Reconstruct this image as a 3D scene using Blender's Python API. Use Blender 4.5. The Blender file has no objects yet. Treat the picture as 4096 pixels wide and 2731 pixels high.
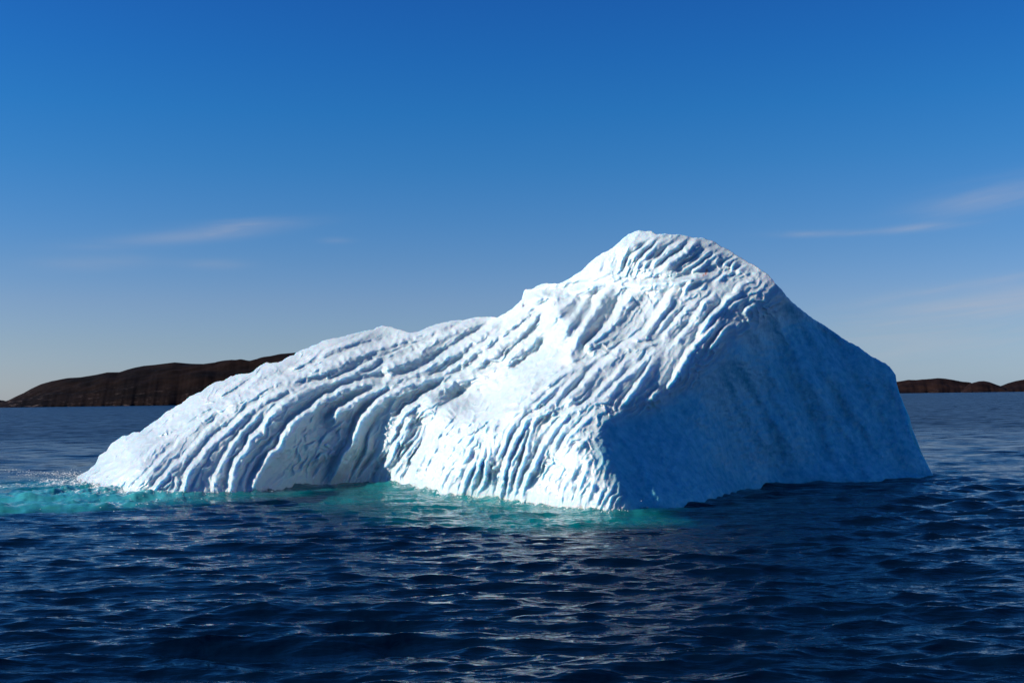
import bpy, math
import numpy as np
from mathutils import Matrix

rng = np.random.default_rng(7)
sc = bpy.context.scene
C = sc.collection

# ------------------------------------------------------------------ camera
F_PX = 1137.8                      # focal length in pixels of a 1024 px wide picture (40 mm)
CAM_H = 4.0
PITCH = math.radians(2.787)
ROLL = math.radians(0.764)
fwd = np.array([0, math.cos(PITCH), math.sin(PITCH)])
right0 = np.array([1.0, 0, 0])
up0 = np.cross(right0, fwd)
cr, sr = math.cos(ROLL), math.sin(ROLL)
right = right0 * cr - up0 * sr
up = up0 * cr + right0 * sr
cam_d = bpy.data.cameras.new('camera')
cam = bpy.data.objects.new('camera', cam_d)
C.objects.link(cam)
cam_d.lens = 40; cam_d.sensor_width = 36
cam_d.clip_start = 0.1; cam_d.clip_end = 60000
m = Matrix.Identity(4)
for i in range(3):
    m[i][0] = right[i]; m[i][1] = up[i]; m[i][2] = -fwd[i]
m[2][3] = CAM_H
cam.matrix_world = m
sc.camera = cam

# ------------------------------------------------------------------ light
SUN_EL = math.radians(27)
SUN_AZ = math.radians(-97)         # clockwise from +Y (the view direction): to the left
sun_vec = np.array([math.cos(SUN_EL) * math.sin(SUN_AZ), math.cos(SUN_EL) * math.cos(SUN_AZ), math.sin(SUN_EL)])
sd_ = bpy.data.lights.new('sun', 'SUN')
sd_.energy = 5.0; sd_.angle = math.radians(0.5); sd_.color = (1.0, 0.87, 0.78)
sun = bpy.data.objects.new('sun', sd_)
C.objects.link(sun)
from mathutils import Vector
sun.rotation_euler = Vector(tuple(-sun_vec)).to_track_quat('-Z', 'Y').to_euler()
sun.location = (-60, -20, 40)

world = bpy.data.worlds.new('World'); sc.world = world; world.use_nodes = True
SKY_STRENGTH = 0.06

sc.view_settings.view_transform = 'Standard'
sc.view_settings.look = 'None'
sc.view_settings.exposure = 0.74
sc.view_settings.gamma = 1.0
sc.view_settings.use_curve_mapping = False


class NT:
    """small helper for node trees"""
    def __init__(self, tree):
        self.t = tree; tree.nodes.clear()
    def n(self, typ, **kw):
        nd = self.t.nodes.new(typ)
        for k, v in kw.items():
            if k.startswith('i_'):
                nd.inputs[k[2:].replace('_', ' ')].default_value = v
            else:
                setattr(nd, k, v)
        return nd
    def l(self, a, b):
        self.t.links.new(a, b)
    def math(self, op, a, b=None, clamp=False):
        nd = self.t.nodes.new('ShaderNodeMath'); nd.operation = op; nd.use_clamp = clamp
        for i, v in enumerate((a, b)):
            if v is None: continue
            if isinstance(v, (int, float)): nd.inputs[i].default_value = v
            else: self.l(v, nd.inputs[i])
        return nd.outputs[0]
    def ramp(self, fac, stops):
        nd = self.t.nodes.new('ShaderNodeValToRGB')
        el = nd.color_ramp.elements
        while len(el) > 1: el.remove(el[-1])
        el[0].position = stops[0][0]; el[0].color = stops[0][1]
        for p, c in stops[1:]:
            e = el.new(p); e.color = c
        self.l(fac, nd.inputs[0])
        return nd.outputs[0]
    def mix(self, fac, a, b, blend='MIX'):
        nd = self.t.nodes.new('ShaderNodeMix'); nd.data_type = 'RGBA'; nd.blend_type = blend
        for s, v in ((0, fac), (6, a), (7, b)):
            if isinstance(v, (int, float)): nd.inputs[s].default_value = v
            elif isinstance(v, tuple): nd.inputs[s].default_value = v
            else: self.l(v, nd.inputs[s])
        return nd.outputs[2]


def G(v, a=1.0): return (v, v, v, a)

w = NT(world.node_tree)
sky = w.n('ShaderNodeTexSky', sky_type='NISHITA', sun_disc=False)
sky.sun_elevation = SUN_EL
sky.sun_rotation = SUN_AZ
sky.altitude = 0; sky.air_density = 1.0; sky.dust_density = 0.35; sky.ozone_density = 3.0
tc = w.n('ShaderNodeTexCoord')
sep = w.n('ShaderNodeSeparateXYZ'); w.l(tc.outputs['Generated'], sep.inputs[0])
az = w.math('ARCTAN2', sep.outputs[0], sep.outputs[1])      # radians from +Y, right positive
el = w.math('ARCSINE', sep.outputs[2])
# colour grade of the whole sky by height above the horizon (deep polarised blue overhead, grey-pink low down)
def gr(r, g, b): return (r / 1.5, g / 1.5, b / 1.5, 1)
GR = [(0.0, (.62, .84, 1.40)), (.057, (.58, .76, 1.22)), (.122, (.56, .72, 1.09)), (.21, (.53, .69, 1.04)), (.297, (.42, .67, 1.03)),
      (.384, (.32, .66, 1.05)), (.50, (.21, .65, 1.08)), (.615, (.14, .63, 1.12)), (.73, (.11, .58, 1.14)), (.84, (.10, .53, 1.13)), (1.0, (.10, .48, 1.08)), (1.8, (.08, .39, .92)), (2.5, (.07, .34, .80))]
grade = w.ramp(w.math('DIVIDE', el, 1.0, clamp=True), [(p * .4, gr(*c)) for p, c in GR])
sc3 = w.n('ShaderNodeVectorMath', operation='SCALE'); sc3.inputs['Scale'].default_value = 1.5; w.l(grade, sc3.inputs[0])
mul = w.n('ShaderNodeVectorMath', operation='MULTIPLY'); w.l(sky.outputs[0], mul.inputs[0]); w.l(sc3.outputs[0], mul.inputs[1])
graded = mul.outputs[0]
# thin cirrus: stretched noise inside slanting lens-shaped areas of the sky
comb = w.n('ShaderNodeCombineXYZ')
w.l(w.math('MULTIPLY', az, 5.0), comb.inputs[0])
tilt = w.math('MULTIPLY', az, 0.10)
w.l(w.math('MULTIPLY', w.math('SUBTRACT', el, tilt), 42.0), comb.inputs[1])
nz = w.n('ShaderNodeTexNoise', i_Scale=1.0, i_Detail=6.0, i_Roughness=0.55, i_Distortion=0.6)
w.l(comb.outputs[0], nz.inputs['Vector'])
wisp = w.ramp(nz.outputs[0], [(0.42, G(0)), (0.75, G(1))])
CLOUDS = []
def px_dir(u, v):
    return fwd + right * ((u - 512) / F_PX) - up * ((v - 341) / F_PX)
def px_azel(u, v):
    d = px_dir(u, v); d = d / np.linalg.norm(d)
    return math.atan2(d[0], d[1]), math.asin(d[2])
total = None
# (u, v, half-width px, half-height px, slope px/px, strength)
for (u, v, a, b, sl, st) in [(190, 236, 70, 6, -0.10, .95), (250, 224, 50, 5, -0.08, .6), (95, 262, 50, 7, -.05, .18),
                             (215, 264, 30, 5, 0, .15), (335, 240, 15, 3, 0, .15),
                             (822, 233, 42, 3.0, 0.02, .5), (925, 227, 40, 3.5, -.02, .4), (1000, 195, 70, 14, -.12, .35),
                             (960, 312, 150, 13, -.13, .55), (960, 285, 120, 5, -.15, .25), (1010, 325, 170, 30, -.08, .32)]:
    a0, e0 = px_azel(u, v)
    dx = w.math('SUBTRACT', az, a0)
    dy = w.math('SUBTRACT', w.math('SUBTRACT', el, e0), w.math('MULTIPLY', dx, -sl))
    q = w.math('ADD', w.math('POWER', w.math('ABSOLUTE', w.math('DIVIDE', dx, a / F_PX)), 2.0),
               w.math('POWER', w.math('ABSOLUTE', w.math('DIVIDE', dy, b / F_PX)), 2.0))
    g_ = w.math('MULTIPLY', w.math('EXPONENT', w.math('MULTIPLY', q, -1.0)), st)
    total = g_ if total is None else w.math('ADD', total, g_)
cl = w.math('MULTIPLY', total, w.math('ADD', w.math('MULTIPLY', wisp, 0.9), 0.22), clamp=True)
warm = w.math('MULTIPLY', w.math('MULTIPLY', az, -1.6, clamp=True), w.math('SUBTRACT', 1.0, w.math('MULTIPLY', el, 7.0), clamp=True), clamp=True)
graded = w.mix(warm, graded, (1.22, 1.0, .86, 1), 'MULTIPLY')
skyc = w.mix(cl, graded, (5.0, 4.8, 5.1, 1))
bg = w.n('ShaderNodeBackground'); bg.inputs['Strength'].default_value = SKY_STRENGTH
w.l(skyc, bg.inputs['Color'])
wo = w.n('ShaderNodeOutputWorld'); w.l(bg.outputs[0], wo.inputs[0])


# ------------------------------------------------------------------ numpy helpers
def sst(a, b, x):
    t = np.clip((x - a) / (b - a), 0, 1); return t * t * (3 - 2 * t)

def hash2(ix, iy, seed):
    h = (ix.astype(np.int64) * 374761393 + iy.astype(np.int64) * 668265263 + seed * 974634777) & 0xffffffff
    h = ((h ^ (h >> 13)) * 1274126177) & 0xffffffff
    h = ((h ^ (h >> 16)) * 2246822519) & 0xffffffff
    return ((h ^ (h >> 15)) & 0xffffff) / float(0xffffff)

def perlin(x, y, seed=0):
    x0 = np.floor(x); y0 = np.floor(y)
    fx = x - x0; fy = y - y0
    ux = fx * fx * fx * (fx * (fx * 6 - 15) + 10); uy = fy * fy * fy * (fy * (fy * 6 - 15) + 10)
    def g(ix, iy, dx, dy):
        a = hash2(ix, iy, seed) * 2 * math.pi
        return np.cos(a) * dx + np.sin(a) * dy
    n00 = g(x0, y0, fx, fy); n10 = g(x0 + 1, y0, fx - 1, fy)
    n01 = g(x0, y0 + 1, fx, fy - 1); n11 = g(x0 + 1, y0 + 1, fx - 1, fy - 1)
    return 1.5 * ((n00 * (1 - ux) + n10 * ux) * (1 - uy) + (n01 * (1 - ux) + n11 * ux) * uy)

def fbm(x, y, octv=4, seed=0, gain=.5):
    s = 0; a = 1
    for o in range(octv):
        s = s + a * perlin(x * 2 ** o, y * 2 ** o, seed + o * 17); a *= gain
    return s

def pix2src(crop, pts):
    ox, oy = {'A': (300, 1500), 'B': (900, 1250), 'C': (900, 1500), 'D': (1500, 1200), 'E': (1500, 1540),
              'F': (2050, 880), 'G': (2100, 1300), 'H': (2600, 900), 'K': (2730, 1100), 'S': (0, 0)}[crop]
    k = {'K': 1 / 1.568, 'S': 1.0}.get(crop, 1 / 3.0157)
    return [(ox + x * k, oy + y * k) for x, y in pts]

def path(*seg):
    out = []
    for crop, pts in seg: out += pix2src(crop, pts)
    return np.array(out, float)

def dirs(u, v):
    """world ray directions with unit y, for pixels of the 1024 px picture"""
    d = fwd[None, :] + right[None, :] * ((u.ravel() - 512) / F_PX)[:, None] - up[None, :] * ((v.ravel() - 341) / F_PX)[:, None]
    d = d / d[:, 1:2]
    return d.reshape(u.shape + (3,))

def mesh_grid(name, P, mat, close=False, smooth=True, attrs=None, parent=None):
    """P (rows, cols, 3) -> quad grid mesh object"""
    R_, N_ = P.shape[:2]
    idx = np.arange(R_ * N_, dtype=np.int32).reshape(R_, N_)
    a = idx[:-1, :-1]; b = idx[:-1, 1:]; c = idx[1:, 1:]; d = idx[1:, :-1]
    q = np.stack([a, b, c, d], -1).reshape(-1, 4)
    if close:
        a = idx[:-1, -1]; b = idx[:-1, 0]; c = idx[1:, 0]; d = idx[1:, -1]
        q = np.concatenate([q, np.stack([a, b, c, d], -1)])
    me = bpy.data.meshes.new(name)
    me.vertices.add(R_ * N_); me.vertices.foreach_set('co', P.astype(np.float32).ravel())
    nf = len(q)
    me.loops.add(nf * 4); me.loops.foreach_set('vertex_index', q.ravel().astype(np.int32))
    me.polygons.add(nf)
    me.polygons.foreach_set('loop_start', np.arange(0, nf * 4, 4, dtype=np.int32))
    me.polygons.foreach_set('use_smooth', np.full(nf, smooth))
    me.update(calc_edges=True)
    for k, v in (attrs or {}).items():
        at = me.attributes.new(k, 'FLOAT', 'POINT'); at.data.foreach_set('value', v.astype(np.float32).ravel())
    me.materials.append(mat)
    o = bpy.data.objects.new(name, me); C.objects.link(o)
    if parent: o.parent = parent
    return o

def tps_fit(x, y, z, lam=1e-4):
    x = x / 1000; y = y / 1000; n = len(x)
    r2 = (x[:, None] - x) ** 2 + (y[:, None] - y) ** 2
    K = .5 * r2 * np.log(r2 + 1e-12) + lam * np.eye(n)
    Pm = np.stack([np.ones(n), x, y], 1)
    A = np.zeros((n + 3, n + 3)); A[:n, :n] = K; A[:n, n:] = Pm; A[n:, :n] = Pm.T
    s = np.linalg.solve(A, np.concatenate([z, np.zeros(3)]))
    def ev(X, Y):
        X = X / 1000; Y = Y / 1000
        out = s[n] + s[n + 1] * X + s[n + 2] * Y
        for i in range(n):
            r2 = (X - x[i]) ** 2 + (Y - y[i]) ** 2
            out = out + s[i] * .5 * r2 * np.log(r2 + 1e-12)
        return out
    return ev

def polyline_dist(px, py, line, pad):
    """signed distance (positive right of the direction of travel as seen in the picture), arc position"""
    mnx, mny = line.min(0) - pad; mxx, mxy = line.max(0) + pad
    sel = np.where((px > mnx) & (px < mxx) & (py > mny) & (py < mxy))[0]
    X = px[sel]; Y = py[sel]
    best = np.full(len(sel), 1e9); sg = np.zeros(len(sel)); arc = np.zeros(len(sel))
    acc = 0.0
    for i in range(len(line) - 1):
        ax, ay = line[i]; bx, by = line[i + 1]
        dx, dy = bx - ax, by - ay; L = math.hypot(dx, dy)
        if L < 1e-6: continue
        t = ((X - ax) * dx + (Y - ay) * dy) / (L * L)
        tc_ = np.clip(t, 0, 1)
        ex = X - ax - tc_ * dx; ey = Y - ay - tc_ * dy
        d = np.hypot(ex, ey)
        cr_ = (dx * (Y - ay) - dy * (X - ax)) / L
        # soft preference at joints
        b = d < best
        best = np.where(b, d, best); sg = np.where(b, np.where(cr_ > 0, 1.0, -1.0), sg)
        arc = np.where(b, acc + tc_ * L, arc)
        acc += L
    return sel, best * sg, arc, acc

def smooth_line(l, it=2):
    for _ in range(it):
        q = [l[0]]
        for i in range(len(l) - 1):
            a, b = l[i], l[i + 1]
            q.append(.75 * a + .25 * b); q.append(.25 * a + .75 * b)
        q.append(l[-1]); l = np.array(q)
    return l

# ------------------------------------------------------------------ outlines of the iceberg (pixels of the 4096 px photograph)
SIL = path(('A', [(0, 1235), (30, 1212), (90, 1180), (150, 1150), (200, 1105), (245, 1075), (275, 1010), (290, 968), (350, 928), (375, 915), (430, 830), (500, 780),
                  (570, 725), (640, 720), (700, 685), (780, 680), (850, 625), (920, 580), (1000, 530), (1100, 440), (1180, 395),
                  (1280, 340), (1380, 260), (1430, 230), (1530, 190), (1600, 130), (1700, 80), (1800, 60), (1880, 10)]),
           ('B', [(140, 742), (200, 730), (270, 735), (340, 710), (400, 650), (490, 600), (560, 605), (690, 578), (800, 510),
                  (830, 510), (870, 475), (930, 440), (990, 430), (1060, 390), (1130, 370), (1170, 335), (1290, 310),
                  (1430, 285), (1560, 245), (1790, 200), (1830, 170), (1910, 155), (2000, 172)]),
           ('D', [(230, 330), (330, 365), (410, 390), (520, 375), (600, 340), (700, 297), (800, 272), (950, 238), (1060, 240),
                  (1150, 215), (1230, 200), (1350, 195), (1470, 203), (1550, 165), (1650, 105), (1720, 40), (1760, 0)]),
           ('F', [(108, 962), (138, 850), (160, 832), (240, 828), (310, 780), (400, 755), (540, 765), (640, 730),
                  (720, 680), (840, 600), (930, 510), (1000, 450), (1080, 400), (1200, 340), (1270, 275), (1340, 210),
                  (1400, 170), (1470, 135), (1530, 120), (1600, 135), (1680, 130), (1740, 175), (1840, 155), (1880, 170), (1990, 170)]),
           ('H', [(360, 112), (410, 118), (470, 140), (560, 150), (640, 150), (730, 180), (800, 210), (870, 265), (950, 295),
                  (1010, 340), (1100, 390), (1180, 440), (1240, 470), (1320, 520), (1410, 580), (1500, 680), (1580, 770),
                  (1660, 870), (1760, 960), (1860, 1040), (1960, 1120)]),
           ('K', [(870, 300), (950, 355), (1040, 415), (1110, 450), (1190, 510), (1270, 548), (1310, 585), (1338, 625), (1344, 680),
                  (1362, 740), (1390, 810), (1425, 890), (1442, 960), (1470, 1030), (1500, 1110), (1540, 1190), (1565, 1238), (1580, 1262)]))
S2 = 4096 / 2352.0
FOOT = np.array([(172, 1111), (190, 1113), (230, 1122), (290, 1135), (350, 1141), (420, 1143), (500, 1138), (560, 1135), (620, 1128), (680, 1118),
                 (720, 1113), (780, 1110), (860, 1108), (900, 1112), (950, 1118), (980, 1130), (1030, 1140), (1100, 1145),
                 (1180, 1155), (1250, 1163), (1320, 1171), (1380, 1178), (1420, 1178), (1470, 1174), (1520, 1170), (1570, 1162), (1640, 1149),
                 (1690, 1132), (1740, 1118), (1800, 1113), (1900, 1110), (2000, 1106), (2080, 1100), (2120, 1097), (2145, 1094)], float) * S2
x_l, x_r = 306.0, 3736.0
NX, NTR = 1500, 420
col = np.linspace(x_l, x_r, NX)
order = np.argsort(SIL[:, 0], kind='stable'); SIL = SIL[order]
sil_y = np.interp(col, SIL[:, 0], SIL[:, 1])
foot_y = np.interp(col, FOOT[:, 0], FOOT[:, 1])
ks_ = np.hanning(71); ks_ /= ks_.sum()
foot_y = np.convolve(np.pad(foot_y, 35, mode='edge'), ks_, mode='valid')
sil_y = np.minimum(sil_y, foot_y - 3)
sil_y = np.minimum(sil_y + (1.6 * perlin(col / 9, col * 0 + .3, 201) + 2.2 * perlin(col / 23, col * 0 + .3, 202)) * (col < 3560), foot_y - 3)
tt = np.linspace(0, 1, NTR)
PX = np.repeat(col[None, :], NTR, 0)
PY = foot_y[None, :] + (sil_y - foot_y)[None, :] * tt[:, None]

# ------------------------------------------------------------------ base shape: how far away each part of the ice lies
def foot_world(xy):
    d = dirs(xy[:, 0] / 4, xy[:, 1] / 4)
    Y = -CAM_H / d[:, 2]
    return Y
fY = foot_world(FOOT)
FOOT_W = dirs(FOOT[:, 0] / 4, FOOT[:, 1] / 4) * fY[:, None]
Rc = [(1350, 1080, 39.8), (1340, 1010, 40.8), (1380, 940, 42.2), (1480, 900, 44.3), (1420, 985, 42.0), (1470, 975, 43.3), (1600, 850, 46.3), (1700, 760, 49.2), (1760, 700, 51), (1790, 668, 52),
      (1470, 1100, 40.4), (1500, 1050, 42.0), (1560, 960, 45.2), (1600, 1040, 44.1), (1650, 900, 47.6), (1700, 1000, 48.7), (1750, 820, 50.6), (1800, 1000, 50.3), (1800, 900, 51.2), (1800, 750, 52.9), (1900, 1000, 51.7), (1900, 850, 53), (2000, 1000, 52.9), (2000, 900, 53.9),
      (2050, 860, 54.8), (2080, 960, 54.0), (1930, 780, 54.8), (1850, 700, 54),
      (1250, 1080, 41.8), (1150, 1080, 43.8), (1050, 1060, 46.0), (980, 1080, 50.0), (1250, 980, 43.6), (1150, 970, 45.6), (1080, 1000, 46.9), (1350, 900, 44.9), (1250, 890, 46.4),
      (1450, 830, 46.9), (1550, 750, 49.6), (1450, 700, 53.2), (1650, 650, 52), (1350, 690, 55.8), (1500, 620, 53.8), (1640, 560, 55), (1470, 530, 55.8),
      (1350, 620, 56.6), (1300, 700, 57.6), (1250, 690, 59.6), (1720, 600, 54.2)]
Lc = [(300, 1080, 50.5), (450, 1080, 49.6), (600, 1060, 51.4), (600, 1000, 53), (700, 1030, 53.2), (800, 1050, 54.1), (870, 1050, 54.2), (300, 1010, 58), (230, 1055, 59), (350, 1050, 51.5), (350, 980, 59),
      (450, 1000, 53.6), (450, 910, 60), (550, 950, 54.7), (550, 865, 61), (650, 1000, 52.9), (650, 900, 55.8), (680, 815, 62), (750, 950, 55.4), (750, 850, 58),
      (800, 770, 63), (870, 750, 64), (850, 870, 57.2), (850, 970, 55.0), (950, 980, 54.0), (950, 900, 56.2), (950, 800, 60.5), (1050, 900, 56.0), (1050, 850, 57.6), (1050, 740, 62),
      (1130, 728, 61.5), (1150, 850, 55.2), (1150, 780, 57.9), (1200, 690, 59), (1250, 780, 55.3), (1250, 850, 53.2), (1300, 800, 53.8), (1100, 940, 54.6), (1010, 1010, 53.6), (1300, 700, 57.2), (1250, 670, 58.2), (1350, 690, 56.3), (940, 1070, 52.2),
      (1400, 760, 52.8)]
fR = [(x, y, Y) for (x, y), Y in zip(FOOT / S2, fY) if x >= 950]
fL = [(x, y, Y) for (x, y), Y in zip(FOOT / S2, fY) if x <= 990]
Ra = np.array(Rc + fR); La = np.array(Lc + fL)
X2, Y2 = PX / S2, PY / S2

# the two lobes: the front (right) one falls away behind its left edge, the gully between them stays open
EDGE = [(1060, 1000, 47.8, .45), (1109, 957, 47.5, .9), (1164, 922, 47.6, 1), (1206, 887, 47.9, 1), (1263, 853, 48.5, .9), (1309, 823, 49.3, .5), (1350, 795, 50.2, .15)]
extra = []
for x, y, Y, kf in EDGE:
    extra += [(x, y, Y), (x - 12, y - 16, Y + 3.5 * kf), (x - 36, y - 48, Y + 9 * kf), (x - 70, y - 90, Y + 15 * kf)]
extra += [(900, 1060, 54.8), (860, 1100, 56), (950, 1050, 52.4), (1000, 1030, 50.2), (950, 1000, 54.5), (1000, 980, 53.0), (880, 1000, 58), (1050, 780, 66), (870, 800, 70), (700, 900, 70), (1140, 770, 61)]
Ra = np.concatenate([Ra, np.array(extra)])
La = np.concatenate([La, np.array([(1450, 700, 54), (1500, 620, 56), (1350, 620, 57.2), (1470, 530, 58), (1650, 650, 54.5), (1450, 830, 50), (1640, 560, 57), (1790, 668, 54.5),
                                   (1500, 900, 47), (1800, 900, 53), (2050, 900, 57), (1400, 1000, 45), (1200, 1000, 51.5), (1100, 1050, 51), (1200, 1150, 48), (1400, 1170, 42), (1700, 1120, 52), (2140, 1090, 57)])])
gx_ = np.arange(150, 2190, 8.0); gy_ = np.arange(500, 1200, 8.0)
GX, GY = np.meshgrid(gx_, gy_)
def field(ev):
    g = ev(GX, GY)
    kr = np.array([1, 3, 6, 8, 6, 3, 1], float); kr /= kr.sum()
    for _ in range(2):
        gp = np.pad(g, 3, mode='edge')
        g = sum(kr[i] * gp[i:i + g.shape[0], 3:-3] for i in range(7))
        gp = np.pad(g, 3, mode='edge')
        g = sum(kr[i] * gp[3:-3, i:i + g.shape[1]] for i in range(7))
    u_ = (X2 - gx_[0]) / 8; v_ = (Y2 - gy_[0]) / 8
    # smooth bicubic-like sampling: linear sampling of a smoothed finer grid is enough here
    iu_ = np.clip(u_.astype(int), 1, len(gx_) - 3); iv_ = np.clip(v_.astype(int), 1, len(gy_) - 3)
    fu_ = u_ - iu_; fv_ = v_ - iv_
    def cw(t):
        return [-.5 * t + t * t - .5 * t ** 3, 1 - 2.5 * t * t + 1.5 * t ** 3, .5 * t + 2 * t * t - 1.5 * t ** 3, -.5 * t * t + .5 * t ** 3]
    wu = cw(fu_); wv = cw(fv_); out = 0
    for a in range(4):
        rowv = 0
        for b in range(4):
            rowv = rowv + wu[b] * g[iv_ + a - 1, iu_ + b - 1]
        out = out + wv[a] * rowv
    return out
Rf = field(tps_fit(Ra[:, 0], Ra[:, 1], Ra[:, 2], 8e-4))
Lf = field(tps_fit(La[:, 0], La[:, 1], La[:, 2], 6e-4))
kk = .30
DY = -kk * np.logaddexp(-Rf / kk, -Lf / kk)

# keep the foot exactly on the water
fYc = foot_world(np.stack([col, foot_y], 1))
DY += (fYc - DY[0])[None, :] * (1 - sst(0, .25, tt))[:, None]

D = dirs(PX / 4, PY / 4)
P = D * DY[..., None]; P[..., 2] += CAM_H

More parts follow.
